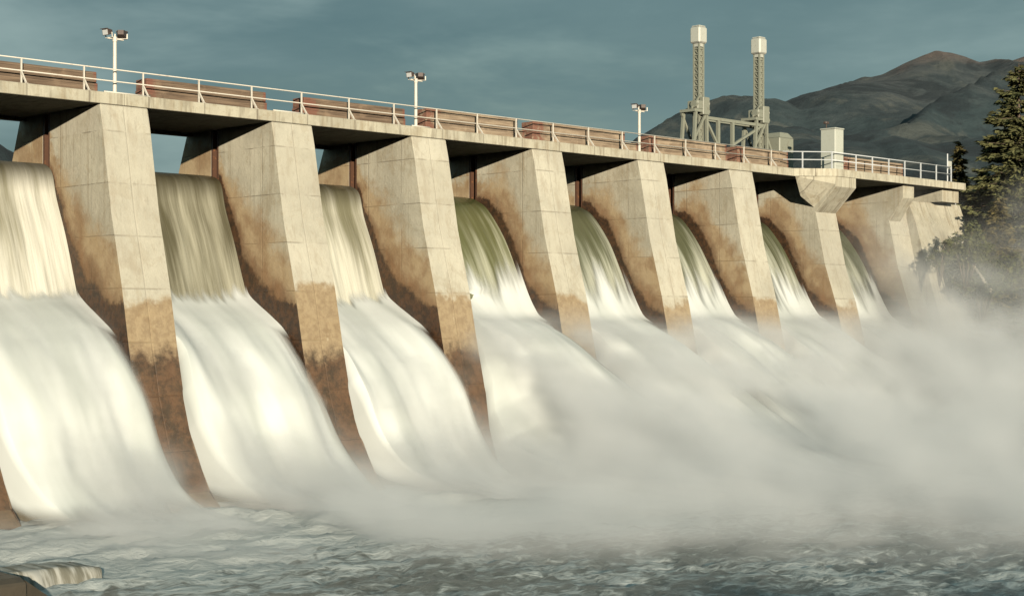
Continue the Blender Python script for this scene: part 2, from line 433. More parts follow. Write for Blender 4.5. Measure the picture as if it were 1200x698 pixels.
# corbels at the two far piers
e = EDGE[7]
b = BM()
b.prism([(-.05, SOFFIT), (-1.76, SOFFIT), (-1.76, 15.95), (-.17, 14.35), (-.05, 14.35)], e - PIER_W + .003, e - .003, .02)
b.hull([(46.7, -.03, SOFFIT), (e - PIER_W, -1.74, SOFFIT), (e - PIER_W, -.03, SOFFIT), (e - PIER_W, -1.7, 16.1), (e - PIER_W, -.1, 14.7), (e - PIER_W, .5, 14.9), (e - PIER_W - .9, .3, 15.4)])
child(b.make('corbel', M['deck']))
e = EDGE[8]
b = BM(); b.prism([(-.05, SOFFIT), (-1.35, SOFFIT), (-1.35, 15.7), (-.2, 14.1), (-.05, 14.1)], e - PIER_W + .003, e - .9, .02)
child(b.make('corbel', M['deck']))
# spillway body below the water
og = [(9.3, -1), (9.3, 13.9)] + [(y, z - .32) for y, z in SHEET_LOW[1:]] + [(.6, 6.5), (-1.5, 4.4), (-3.0, 2.2), (-4.2, .4), (-5, -1)]
b = BM()
for a, c in bays: b.prism(og, a + .003, c - .003)
child(b.make('spillway_crest', M['ogee']))
# abutments: right wing wall and left block
b = BM()
b.prism([(8, 15.7), (-.35, 15.7), (-.9, 14.2), (-2.2, 9.5), (-3.6, 5.0), (-5.2, 1.0), (-6.5, -1), (8, -1)], EDGE[8] + .004, 66.2, .05)
child(b.make('wing_wall', M['deck'], None))
b = BM(); b.prism([(8, SOFFIT), (0, SOFFIT)] + NOSE[1:] + [(8, -1.6)], -24, EDGE[0] - PIER_W - .01, .03)
child(b.make('left_abutment', M['pier_low']))
b = BM(); b.box(62.2, 64.4, -1.3, 6.8, 15.7, SOFFIT - .01); child(b.make('end_bearing', M['deck']))

# low concrete sill in the near corner
def sill_fn(nt):
    W = wpos(nt); n = noise(nt, W, 1.3, 5, .6); nz = sep(nt, geo(nt, 'True Normal'))[2]
    return {'Base Color': mix(nt, n, (.030, .025, .018), (.085, .070, .048)), 'Roughness': .55, 'height': n, 'strength': .5, 'distance': .1}
b = BM()
b.prism([(-16.6, -1.2), (-16.6, .82), (-16.9, .92), (-20.6, .92), (-20.9, .8), (-21.0, -1.2)], -30, -16.2, .05).hull([(-16.2, -16.7, .88), (-16.2, -20.8, .84), (-16.2, -16.7, -1.2), (-16.2, -21.0, -1.2), (-14.9, -17.2, -.1), (-14.9, -20.6, -.1), (-14.6, -17.2, -1.2), (-14.6, -20.6, -1.2)]).prism([(-16.7, -1.2), (-16.7, .5), (-17.9, .45), (-18.2, .1), (-18.5, -1.2)], -16.19, -12.7)
sl = b.make('concrete_sill', material('wet_dark_concrete', sill_fn))
tag(sl, 'low dark wet concrete sill at the foot of the nearest pier in the bottom left corner', 'sill')

# ------------------------------------------------------------------ cascades
def resample(pts, n):
    P = [Vector(p) for p in pts]
    # Catmull-Rom
    out = []
    for i in range(len(P) - 1):
        p0 = P[max(i - 1, 0)]; p1 = P[i]; p2 = P[i + 1]; p3 = P[min(i + 2, len(P) - 1)]
        for k in range(12):
            t = k / 12
            out.append(.5 * ((2 * p1) + (p2 - p0) * t + (2 * p0 - 5 * p1 + 4 * p2 - p3) * t * t + (3 * p1 - p0 - 3 * p2 + p3) * t ** 3))
    out.append(P[-1])
    L = [0]
    for a, c in zip(out, out[1:]): L.append(L[-1] + (c - a).length)
    res = []
    j = 0
    for k in range(n):
        d = L[-1] * k / (n - 1)
        while j < len(L) - 2 and L[j + 1] < d: j += 1
        f = (d - L[j]) / max(1e-9, L[j + 1] - L[j])
        res.append((out[j].lerp(out[j + 1], min(1, f)), d))
    return res

def strip(name, prof, xl, xr, nu, nv, disp, mat, parent, widen=None):
    R = resample(prof, nv)
    V = []; UV = []
    for j, (p, d) in enumerate(R):
        q = R[min(j + 1, nv - 1)][0] - R[max(j - 1, 0)][0]; nrm = Vector((-q.y, q.x)).normalized()
        if nrm.y < 0 or (abs(nrm.y) < .05 and nrm.x > 0): nrm = -nrm
        for i in range(nu):
            u = i / (nu - 1)
            a, c = (xl, xr) if widen is None else widen(p.x, xl, xr)
            x = a + (c - a) * u
            h = disp(u, d, x, p.x, p.y)
            V.append((x, p.x + nrm.x * h, p.y + nrm.y * h)); UV.append((u, d))
    F = [(j * nu + i, j * nu + i + 1, (j + 1) * nu + i + 1, (j + 1) * nu + i) for j in range(nv - 1) for i in range(nu - 1)]
    o = obj(name, (V, [], F), mat, None, None, True)
    uv = o.data.uv_layers.new(name='UVMap')
    for lp in o.data.loops: uv.data[lp.index].uv = UV[lp.vertex_index]
    child(o, parent)
    return o

def fbm(x, y, z, o=3):
    return sum(mnoise.noise(Vector((x * 2 ** k, y * 2 ** k, z + 11 * k))) * .5 ** k for k in range(o))

CASC = [
    ('creamy white cascade at the far left cut by the picture edge', 'sheet_a', 0),
    ('cascade of olive brown streaked water between the first and second piers from the left', 'sheet_b', 0),
    ('pale straight cascade between the second and third piers from the left', 'sheet_c', 0),
    ('cascade with a bright yellow green glassy lip right of the third pier', 'sheet_d', 1),
    ('green streaked cascade falling below the third lamp post', 'sheet_e', 1),
    ('narrow green cascade below the taller hoist mast', 'sheet_e', 1),
    ('dark green cascade on the near side of the pier with the corbel', 'sheet_e', 1),
    ('thin cascade beside the far wing wall and half lost in spray', 'sheet_e', 1),
]
for i, ((a, c), (lab, sm, hi)) in enumerate(zip(bays, CASC)):
    r = empty('cascade', ((a + c) / 2, 0, CREST), lab, 'waterfall', 'cascades pouring through the bays of the dam')
    sd = i * 13.7
    def dsheet(u, d, x, y, z, sd=sd):
        k = min(1, max(0, (14.2 - z) / 3))
        return k * (.09 * fbm(x * 1.3, d * .12, sd) + .03 * fbm(x * 5, d * .2, sd + 3))
    strip('water_sheet', SHEET_HIGH if hi else SHEET_LOW, a + .004, c - .004, 70, 90, dsheet, M[sm], r)
    def dfoam(u, d, x, y, z, sd=sd, hi=hi, i=i):
        k = min(1, max(0, d - (2.5 if hi else 0)) / 5)
        e = abs(2 * u - 1)
        lump = fbm(x * .38, d * .10, sd, 2) * (.42 if hi else .58) + fbm(x * 1.1, d * .3, sd + 5, 2) * .05
        drop = (e ** 4) * (1 if u > .5 else .3) * (.9 if hi else .55) * min(1, max(0, (-y - .8) / 6))
        h = k * lump - drop + (.1 if hi else .0)
        if i == 3 and y < .5:       # the flow leans away from the third pier
            zl = float(np.interp(y, [p[0] for p in FOAM_LOW[::-1]], [p[1] for p in FOAM_LOW[::-1]])); w = min(1, u / .75); h -= max(0, z - zl - .15) * .82 * (1 - w * w * (3 - 2 * w))
        yb = -1.6 if (hi or u < .5) else -4
        if y < yb:
            wd = .05; q = max(0, (wd - min(u, 1 - u)) / wd); h -= q * q * (3 - 2 * q) * max(0, z - .2) * min(1, (yb - y) / (.9 if u < .5 else 2))
        return h
    def widen(y, xl, xr, hi=hi, i=i):
        t = max(0, -y - 2.2)
        if not hi: return xl - .3 * max(0, min(1, -y - 2.3, (5.6 + y) / 1.3)) + min(.5, .25 * max(0, -y - 5.6)), xr + .17 * t
        return xl - min(.3, .3 * max(0, -y - 2.3)) - min(1.6, .3 * max(0, -y - 4)), xr + min(2.4, .34 * max(0, -y - 2.0))
    strip('foam_plume', FOAM_HIGH if hi else FOAM_LOW, a + .006, c - .006, 80, 130, dfoam, M['foam_soft' if hi else 'foam'], r, widen)

# small spill over the sill
V = []; UV = []; n1, n2 = 26, 26
for j in range(n2):
    for i in range(n1):
        u, v = i / (n1 - 1), j / (n1 - 1)
        x = -15.6 + 3.1 * u + .2 * fbm(v * 1.5, u * 3, 9) * v
        y = -16.75 - 1.15 * min(1, v * 2) - 1.1 * max(0, v - .5) ** .8 + .22 * fbm(u * 4, v, 4) * v
        z = .60 + .04 * fbm(u * 9, v * 2, 5) - 3.4 * max(0, v - .5) ** 1.6 - .14 * u ** 4
        V.append((x, y, z)); UV.append((u, v * 2.2 + .5))
F = [(j * n1 + i, j * n1 + i + 1, (j + 1) * n1 + i + 1, (j + 1) * n1 + i) for j in range(n2 - 1) for i in range(n1 - 1)]
def spill_fn(nt):
    W = wpos(nt); wx, wy, wz = sep(nt, W); n = noise(nt, comb(nt, wx * 5.0, wy * .8, wz * .6), 1.0, 4, .6)
    return {'Base Color': mix(nt, ss(nt, n, .38, .62), (.16, .155, .12), (.40, .40, .36)), 'Roughness': .85, 'height': n, 'strength': .3, 'distance': .1}
o = obj('water_spill', (V, [], F), material('spilling_water', spill_fn), None, None, True)
uv = o.data.uv_layers.new(name='UVMap')
for lp in o.data.loops: uv.data[lp.index].uv = UV[lp.vertex_index]
tag(o, 'little spill of water running off the end of the low dark sill', 'waterfall')

# ------------------------------------------------------------------ river, reservoir, ground
xs = np.arange(-46, 120, .42); ys = np.arange(-60, 4, .36)
V = []
for y in ys:
    for x in xs:
        w = .09 * fbm(x * .35, y * .6, 0, 3) + .17 * (1 - 1.6 * abs(fbm(x * .7 + 5, y * 1.15, 3, 3)))
        chop = max(0, 1 - abs(y + 9) / 12)
        w += chop * .3 * fbm(x * .5, y * .5, 8, 3)
        V.append((x, y, w))
nx = len(xs)
F = [(j * nx + i, j * nx + i + 1, (j + 1) * nx + i + 1, (j + 1) * nx + i) for j in range(len(ys) - 1) for i in range(nx - 1)]
tag(obj('river_water', (V, [], F), M['river'], None, None, True), 'churning grey green river below the dam flecked with foam', 'river', None, 'structure')
tag(obj('reservoir_water', BM().box(-400, 600, 9.4, 900, 13.5, 14.5).bm, M['lake']), 'still reservoir behind the dam', 'reservoir', None, 'structure')

def gz(x, y):
    def sm(v, a, b):
        t = min(1, max(0, (v - a) / (b - a))); return t * t * (3 - 2 * t)
    n = fbm(x * .06, y * .06, 1, 4)
    right = sm(x, 62 - .0 * y, 92) * 15.5
    left = sm(-x, 24, 44) * 5.4 if y < 3 else sm(-x, 24, 60) * 17
    bed = -2.2
    if y > 7 and -24 < x < 64: bed = 6.0
    behind = (sm(-y, 68, 118) * 18.0 + 2.6 * fbm(x * .06, y * .02, 6, 4) * sm(-y, 80, 110)) if x < 140 else 0
    z = bed + max(right * (1.0 if y > -40 else max(.3, 1 + (y + 40) / 60)), left, behind)
    far = sm(math.hypot(x - 20, y), 200, 1500)
    z = z + n * 1.2 * sm(z, 0, 6)
    z = max(z, -2.2)
    if y > 900: z = max(z, 14.6)
    return z + far * 8 * fbm(x * .003, y * .003, 2)
def graded(lo, hi, fine0, fine1, st):
    a = list(np.arange(fine0, fine1, st)); s = st; v = fine1
    while v < hi: a.append(v); s *= 1.35; v += s
    s = st; v = fine0 - st; b = []
    while v > lo: b.append(v); s *= 1.35; v -= s
    return b[::-1] + a
gx = graded(-7000, 9000, -140, 130, 1.6); gy = graded(-5000, 9000, -125, 60, 1.6)
V = [(x, y, gz(x, y)) for y in gy for x in gx]; nx = len(gx)
F = [(j * nx + i, j * nx + i + 1, (j + 1) * nx + i + 1, (j + 1) * nx + i) for j in range(len(gy) - 1) for i in range(nx - 1)]
tag(obj('ground', (V, [], F), M['ground'], None, None, True), 'rocky grassy ground of the banks around the river', 'ground', None, 'structure')

# ------------------------------------------------------------------ camera
CAM = Vector((-35.8, -59.08, 7.7)); FWD = Vector((.6976, .7165, 0)).normalized(); RGT = Vector((FWD.y, -FWD.x, 0))
cd = bpy.data.cameras.new('camera'); cam = bpy.data.objects.new('camera', cd); COL.objects.link(cam)
cam.location = CAM; cam.rotation_euler = FWD.to_track_quat('-Z', 'Y').to_euler()
cd.sensor_width = 36; cd.lens = 36 * 1850 / 1200; cd.shift_y = 22 / 1200; cd.clip_end = 20000; cd.clip_start = .5
scene.camera = cam
def world(px, py, d):
    """place of a reference pixel (1200 wide) at depth d, used once to site far things"""
    p = CAM + FWD * d + RGT * ((px - 600) / 1850 * d); return Vector((p.x, p.y, 7.7 + (371 - py) / 1850 * d))

# ------------------------------------------------------------------ mountains
def mountain(name, ridge, dist, depth, seed, label, rough=1.0):
    pts = [(world(px, py, dist)) for px, py in ridge]
    lat = [(p - CAM).dot(RGT) for p in pts]; hs = [p.z for p in pts]
    n = 420; m = 120
    V = []
    for j in range(m):
        f = j / (m - 1) * 2 - 1
        for i in range(n):
            l = lat[0] + (lat[-1] - lat[0]) * i / (n - 1)
            h = float(np.interp(l, lat, hs))
            dd = dist + f * depth
            p = CAM + FWD * dd + RGT * l
            prof = max(0, 1 - abs(f) ** 1.15)
            rg = 1 - abs(fbm(p.x * .0013, p.y * .0013, seed, 4)) * 1.6
            z = h * prof * (1 + (rg - .55) * .62 * rough * (abs(f) ** .6)) + fbm(p.x * .009, p.y * .009, seed, 4) * 9 * prof * min(1, .25 + abs(f) * 3)
            V.append((p.x, p.y, z - 12 * (1 - prof)))
    F = [(j * n + i, j * n + i + 1, (j + 1) * n + i + 1, (j + 1) * n + i) for j in range(m - 1) for i in range(n - 1)]
    return tag(obj(name, (V, [], F), M['mountain'], None, None, True), label, 'mountain', None, 'structure')
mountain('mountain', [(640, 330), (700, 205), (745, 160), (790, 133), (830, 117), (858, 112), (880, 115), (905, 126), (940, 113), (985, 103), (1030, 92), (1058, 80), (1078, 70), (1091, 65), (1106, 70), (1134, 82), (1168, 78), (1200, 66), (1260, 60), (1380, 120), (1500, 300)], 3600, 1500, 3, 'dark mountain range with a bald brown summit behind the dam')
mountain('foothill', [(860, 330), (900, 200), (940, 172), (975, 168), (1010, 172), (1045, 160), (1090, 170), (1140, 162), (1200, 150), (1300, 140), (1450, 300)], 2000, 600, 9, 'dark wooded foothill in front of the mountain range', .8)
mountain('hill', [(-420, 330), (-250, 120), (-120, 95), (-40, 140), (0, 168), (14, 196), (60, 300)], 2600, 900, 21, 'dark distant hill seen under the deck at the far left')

# ------------------------------------------------------------------ railings
def rail_run(name, label, xs, y, y2, mat, group, braces=True, ends=None):
    r = empty(name, (xs[0], y, DECK_TOP), label, 'railing', group)
    a, c = ends or (xs[0], xs[-1])
    for nm, z in (('top_rail', 1.06), ('mid_rail', .56), ('toe_rail', .05)):
        if nm == 'toe_rail':
            if not braces: continue
            for g0, g1 in ((-1.8, .4), (6.85, 8.8), (15.2, 16.4)): child(BM().tube((g0, y, DECK_TOP + .09), (g1, y, DECK_TOP + .09), .034).make('toe_rail', mat, None, None, True), r)
            continue
        else:
            t = BM().tube((a, y, DECK_TOP + z), (c, y, DECK_TOP + z), .028, n=10)
        child(t.make(nm, mat, None, None, nm != 'toe_rail'), r)
    post = BM().bar((0, 0, 0), (0, 0, 1.06), .06, .06).box(-.09, .09, -.09, .09, 0, .02).make('post', mat)
    br = BM().bar((0, 0, .52), (0, y2 - y, .03), .055, .07).box(-.07, .07, y2 - y - .06, y2 - y + .08, 0, .018).make('brace', mat, post) if braces else None
    for k, x in enumerate(xs):
        if k == 0: p = post
        else:
            p = post.copy(); COL.objects.link(p)
            if br: q = br.copy(); COL.objects.link(q); q.parent = p
        p.parent = r; p.location = (x - xs[0], 0, 0)
    return r
rail_run('railing', 'long cream pipe railing with raking braces along the deck above the bays', [-19.5 + 2.795 * k for k in range(24)], .42, .02, M['white'], None, True, (-22, 45.9))
r = empty('railing', (47.0, -.5, DECK_TOP), 'shorter pale grey railing without braces on the far widened deck', 'railing')
pl = [(46.0, .42), (48.5, -1.55), (63.0, -1.55)]
for nm, z in (('top_rail', 1.06), ('mid_rail', .56)):
    t = BM()
    for p, q in zip(pl, pl[1:]): t.tube((*p, DECK_TOP + z), (*q, DECK_TOP + z), .03, n=10)
    child(t.make(nm, M['galv'], None, None, True), r)
for k, (x, y) in enumerate([(47.0, -.37), (48.5, -1.55), (51.2, -1.55), (53.1, -1.55), (55.05, -1.55), (57.0, -1.55), (59.0, -1.55), (61.0, -1.55), (62.96, -1.55)]):
    if k == 0: p0 = p = BM().bar((0, 0, 0), (0, 0, 1.09), .065, .065).box(-.08, .08, -.08, .08, 0, .02).make('post', M['galv'])
    else: p = p0.copy(); COL.objects.link(p)
    p.parent = r; p.location = (x - 47.0, y + .5, 0)
# sloping link rail to the bank
r = empty('handrail', (63.4, -1.5, 16.9), 'short low rusty handrail leading off the far end of the deck into the trees', 'handrail')
child(BM().tube((63.05, -1.2, 17.0), (64.9, -.1, 16.85), .04).tube((64.9, -.1, 16.85), (66.1, -.1, 16.7), .04).make('top_rail', M['rust'], None, None, True), r)
for x in (64.9, 66.05): child(BM().tube((x, -.1, 15.69), (x, -.1, 17.1), .04).make('post', M['galv'], None, None, True), r)

# ------------------------------------------------------------------ stop-log stacks
where = ['over the far left bay cut by the picture edge', 'over the bay right of the first lamp post', 'over the bay left of the second lamp post', 'just right of the second lamp post', 'over the bay left of the third lamp post', 'right of the third lamp post', 'in front of the grey equipment box', 'right of the tall pale cabinet']
SP = [(-8.2, -1.85, .47), (.45, 6.8, .47), (8.85, 15.15, .47), (16.5, 23.0, .56), (24.1, 31.6, .56), (33.6, 40.9, .56), (41.9, 47.2, .56), (51.3, 58.4, .52)]
for i, (a, c, hh) in enumerate(SP):
    for k in range(2):
        L = c - a - (random.choice([.1, .2]) if k else -(1.1 if i == 4 else .5 if i == 3 else 0))
        bmm = BM().box(-L / 2, L / 2, -.45, .45, 0, hh - .006, .025)
        y = 1.3 if i < 7 else -.1
        o = bmm.make('timber_stoplog', M['log_dark' if i < 3 else 'log'], None, (a + L / 2 + (.05 if k else 0), y + random.uniform(-.03, .03), DECK_TOP + .004 + hh * k))
        tag(o, ('upper' if k else 'lower') + ' weathered timber stoplog ' + where[i], 'timber', 'timber stoplogs stacked on the deck')

# ------------------------------------------------------------------ lamp posts
def lamp_post(label, x):
    r = empty('lamp_post', (x, .75, DECK_TOP), label, 'lamp post', 'floodlight posts on the deck')
    BM().tube((0, 0, 0), (0, 0, 2.42), .085, .075, 12).box(-.16, .16, -.16, .16, 0, .03).make('pole', M['white'], r)
    BM().bar((-.34, 0, 2.42), (.40, 0, 2.42), .09, .07).tube((0, 0, 2.3), (0, 0, 2.5), .1).make('crossbar', M['white'], r)
    for sx, az, sc in ((-.30, -1.35, .85), (.30, 2.5, 1.1)):
        h = BM()
        h.hull([(q * .20 * sc * m, y, z) for q in (-1, 1) for y, m in ((-.22 * sc, 1), (.16 * sc, .55)) for z in ((-.16 * sc * m), (.17 * sc * m))])
        h.hull([(q * .22 * sc, y, z * sc) for q in (-1, 1) for y in (-.33 * sc, -.2 * sc) for z in (.155, .185)])
        hd = h.make('floodlight', M['lamp'], r, (sx, 0, 2.68)); hd.rotation_euler = (.18, 0, az)
        BM().box(-.175 * sc, .175 * sc, -.232 * sc, -.218 * sc, -.13 * sc, .14 * sc).make('lens', M['lens'], hd)
        BM().bar((-.23 * sc, 0, -.02), (-.23 * sc, 0, -.24), .02, .05).bar((.23 * sc, 0, -.02), (.23 * sc, 0, -.24), .02, .05).bar((-.24 * sc, 0, -.235), (.24 * sc, 0, -.235), .05, .02).make('yoke', M['white'], hd)
    return r
lamp_post('white lamp post with twin brown floodlights standing on the first pier from the left', EDGE[1] - 1.15)
lamp_post('white lamp post with twin floodlights against open sky at the middle of the deck', EDGE[3] - 1.35)
lamp_post('white lamp post with twin floodlights beside the foot of the mountain slope', EDGE[5] - 1.3)
t = empty('sign_post', (62.9, -1.3, DECK_TOP), 'thin grey post with a small pale plate at the far end of the deck', 'post')
BM().tube((0, 0, 0), (0, 0, 2.0), .045).make('pole', M['galv'], t)
BM().box(.03, .5, -.05, -.02, .95, 1.5, .01).make('plate', M['cap'], t)

# ------------------------------------------------------------------ hoist with two masts
gy0 = 5.6
h = empty('hoist_frame', (47.2, gy0, DECK_TOP), 'pale green steel hoist frame with two tall masts topped by white boxes', 'hoist')
def mast(x, top, lamp):
    b = BM(); w = .21
    for sx in (-1, 1):
        for sy in (-1, 1): b.bar((sx * w, sy * w, 0), (sx * w, sy * w, top), .11, .11)
    zz = .3
    while zz < top - .5:
        for sy in (-1, 1):
            b.bar((-w, sy * w, zz), (w, sy * w, zz + .4), .06, .06); b.bar((sy * w, -w, zz), (sy * w, w, zz + .4), .06, .06)
            b.bar((-w, sy * w, zz + .4), (w, sy * w, zz + .4), .06, .06); b.bar((sy * w, -w, zz + .4), (sy * w, w, zz + .4), .06, .06)
        zz += .4
    b.box(-.17, .17, -.17, .17, 0, top)
    m = b.make('mast', M['mast'], h, (x, 0, 0))
    c = BM().box(-.41, .41, -.41, .41, top, top + 1.05, .09).box(-.33, .33, -.33, .33, top + 1.05, top + 1.15, .04)
    c.box(-.26, .26, -.26, .26, top - .22, top + .005); c.make('cap', M['cap'], m)
    BM().ball((.36, -.45, lamp), .16).bar((.1, -.45, lamp), (.36, -.45, lamp), .05, .05).make('lamp', M['white'], m, None, True)
    pl = BM()
    for x0_ in (-1.25, .25):
        pl.bar((x0_, -.5, 0), (x0_ * .72, -.5, 3.9), .18, .18).bar((x0_, .5, 0), (x0_ * .72, .5, 3.9), .18, .18)
    pl.bar((-1.2, -.5, 1.8), (.1, -.5, 3.7), .13, .13).bar((-1.1, .5, 3.7), (0, .5, 1.8), .13, .13)
    pl.box(-1.15, .42, -.62, .62, 3.75, 3.93).box(-.8, -.25, -.6, .3, 3.93, 4.5, .05).tube((-.95, -.35, 4.25), (-.3, -.35, 4.25), .26).box(-.32, .34, -.66, -.3, 3.6, 4.75, .04).bar((-1.1, -.3, 3.95), (-.2, -.3, 4.9), .1, .1)
    pl.make('hoist_machinery', M['mast'], m)
mast(-3.2, 8.25, 4.35); mast(3.2, 8.3, 4.35)
for y in (-.45, .45): BM().bar((-3.2, y, 3.45), (3.2, y, 3.45), .16, .2).make('cross_beam', M['mast'], h)
for x in (-1.75, -.25): BM().bar((x, -.45, 0), (x, -.45, 3.35), .2, .2).make('post', M['mast'], h)
for p, q in (((-3.0, 3.3), (-1.75, 1.7)), ((-.25, 1.9), (2.9, 3.4)), ((-.25, 1.75), (3.2, 1.75)), ((3.3, 3.0), (4.1, 1.6))): BM().bar((p[0], -.45, p[1]), (q[0], -.45, q[1]), .15, .15).make('brace', M['mast'], h)
eb = BM().box(0, 1.6, -.7, .7, 0, 2.75, .06).hull([(0.02, -.68, 2.75), (1.58, -.68, 2.75), (.02, .68, 2.75), (1.58, .68, 2.75), (.3, -.5, 3.1), (1.2, -.5, 3.1), (.3, .5, 3.1), (1.2, .5, 3.1)])
tag(eb.make('equipment_box', M['mast'], None, (51.4, 5.3, DECK_TOP)), 'pale green grey equipment box at the foot of the shorter mast', 'box')

# pale cabinet on the corbel pier
c = empty('cabinet', (49.7, -.75, DECK_TOP), 'tall pale concrete cabinet standing on the deck over the corbel pier', 'cabinet')
BM().box(-.48, .48, -.55, .55, 0, 2.62, .03).make('body', M['cabinet'], c)
BM().box(-.52, .52, -.59, .59, 2.62, 2.70, .02).make('cap', M['cabinet'], c)
BM().box(-.38, .38, -.575, -.548, .25, 2.35, .01).box(.28, .32, -.60, -.57, 1.2, 1.4).make('door', M['cabinet'], c)
BM().tube((-.35, .2, 2.7), (-.35, .2, 3.0), .03).box(-.55, -.2, .08, .3, 2.98, 3.14, .02).make('lamp', M['lamp'], c)

# ------------------------------------------------------------------ trees
def leafmesh(name, quads, tones, mat, parent):
    V = []; F = []
    for q in quads:
        n = len(V); V += q; F.append(tuple(range(n, n + len(q))))
    o = obj(name, (V, [], F), mat, parent)
    at = o.data.attributes.new('tone', 'FLOAT', 'FACE'); at.data.foreach_set('value', tones)
    return o
def spruce(name, label, loc, H, R, seed, mat, group=None, start=.06, dens=1.0):
    rnd = random.Random(seed)
    r = empty(name, loc, label, 'tree', group)
    limbs = BM().tube((0, 0, -1), (0, 0, H * .5), .016 * H, .010 * H, 10).tube((0, 0, H * .5), (0, 0, H), .010 * H, .02, 8)
    Q = []; T = []
    z = H * start
    while z < H * .99:
        f = z / H; rad = R * (1 - f) ** .75 + .12
        nb = 9 if f < .85 else 6
        for k in range(nb):
            az = rnd.uniform(0, 2 * PI); ln = rad * rnd.uniform(.55, 1.12); zz = z + rnd.uniform(-.25, .25)
            dirv = Vector((math.cos(az), math.sin(az), 0)); droop = rnd.uniform(.08, .52); side = Vector((-dirv.y, dirv.x, 0))
            p0 = Vector((0, 0, zz))
            def at(t): return p0 + dirv * ln * t + Vector((0, 0, -droop * ln * t + .30 * ln * t * t))
            limbs.tube(at(0), at(.9), .012 + .012 * ln, .006, 4, False)
            tone = rnd.uniform(0, 1)
            n = max(7, int(ln * 24 * dens))
            for m in range(n):
                t = rnd.uniform(.12, 1.0); c = at(t)
                w = (1 - t) * .34 * ln + .12
                off = side * rnd.uniform(-w, w) + Vector((0, 0, rnd.uniform(-.16, .05)))
                c = c + off
                d = (dirv * rnd.uniform(.4, 1) + side * (1 if off.dot(side) > 0 else -1) * rnd.uniform(.1, .9) + Vector((0, 0, rnd.uniform(-.55, .15)))).normalized()
                s = rnd.uniform(.24, .5); u = d.cross(Vector((rnd.uniform(-1, 1), rnd.uniform(-1, 1), 1)).normalized()).normalized() * s * rnd.uniform(.2, .36)
                Q.append([c - d * s * .4 - u * .4, c + u, c + d * s * .9, c - u]); T.append(min(1, max(0, tone * .6 + rnd.uniform(0, .4) + (t - .5) * .3)))
        z += H * .0150 * (1.1 - .4 * f) + .03
    leafmesh('crown', Q, T, M[mat], r); limbs.make('trunk', M['bark'], r)
    return r
def broadleaf(name, label, loc, H, R, seed, mat, n=3800):
    rnd = random.Random(seed); r = empty(name, loc, label, 'shrub')
    st = BM(); Q = []; T = []
    for k in range(9):
        az = rnd.uniform(0, 2 * PI); tip = Vector((math.cos(az) * R * rnd.uniform(.3, 1), math.sin(az) * R * rnd.uniform(.3, 1), H * rnd.uniform(.45, 1)))
        mid = tip * .5 + Vector((0, 0, H * .1)); st.tube((0, 0, -.5), mid, .07, .045, 6).tube(mid, tip, .045, .012, 5)
        for c in range(7):
            cc = mid.lerp(tip, rnd.uniform(.1, 1.1)) + Vector((rnd.gauss(0, 1), rnd.gauss(0, 1), rnd.gauss(0, .8))) * R * .17; cr = R * rnd.uniform(.10, .22); tone = rnd.random()
            for m in range(n // 63):
                p = cc + Vector((rnd.gauss(0, 1), rnd.gauss(0, 1), rnd.gauss(0, .8))) * cr * .7
                d = Vector((rnd.gauss(0, 1), rnd.gauss(0, 1), rnd.gauss(-.3, .7))).normalized(); s = rnd.uniform(.07, .15); u = d.orthogonal().normalized() * s * .5
                Q.append([p - d * s, p + u, p + d * s, p - u]); T.append(min(1, max(0, tone * .7 + rnd.uniform(-.1, .4))))
    leafmesh('foliage', Q, T, M[mat], r); st.make('stem', M['bark'], r)
    return r
def site(px, d):
    p = CAM + FWD * d + RGT * ((px - 600) / 1850 * d); return p.x, p.y
def plant_z(x, y): return gz(x, y)
for lab, px, top, d, R, sd, mt, dn in (
    ('tall spruce at the right edge lit on its left side and standing in the spray', 1194, 74, 112, 8.2, 11, 'needles', 1.25),
    ('smaller olive spruce whose top shows just above the end of the railing', 1124, 166, 117, 3.0, 12, 'needles_olive', 1.2),
    ('dark spruce between the end of the dam and the tall spruce', 1152, 196, 116, 4.6, 13, 'needles', 1.2),
    ('spruce half cut by the right edge behind the tall spruce', 1240, 120, 120, 5.6, 14, 'needles', 1.0),
    ('low spruce crowding the foot of the tall spruce', 1172, 232, 109, 4.0, 15, 'needles_olive', 1.2)):
    x, y = site(px, d); z = plant_z(x, y); spruce('spruce_tree', lab, (x, y, z), world(0, top, d).z - z, R, sd, mt, None, .03, dn)
x, y = site(1132, 106); broadleaf('alder_shrub', 'leafy alder shrub overhanging the right end of the far wing wall', (x, y, world(0, 338, 106).z), 4.0, 1.7, 5, 'leaves', 4200)
x, y = site(1101, 105); broadleaf('alder_shrub', 'small sparse alder shrub in front of the far wing wall', (x, y, world(0, 326, 105).z), 2.6, 1.0, 6, 'leaves', 800)
x, y = site(1150, 107); broadleaf('alder_shrub', 'alder shrub below the tall spruce at the edge of the spray', (x, y, world(0, 372, 107).z), 4.2, 2.8, 8, 'leaves', 3800)
a = world(1124, 292, 106.6); c = world(1163, 343, 105)
dl = BM().tube(a, a.lerp(c, .5) + Vector((0, 0, .12)), .06, .11, 8).tube(a.lerp(c, .5) + Vector((0, 0, .12)), c, .11, .15, 8).tube(a.lerp(c, .3), a.lerp(c, .3) + Vector((.2, -.3, .9)), .045, .012, 6)
tag(dl.make('dead_trunk', M['dead'], None, None, True), 'bleached dead trunk leaning down the bank below the spruces', 'log')

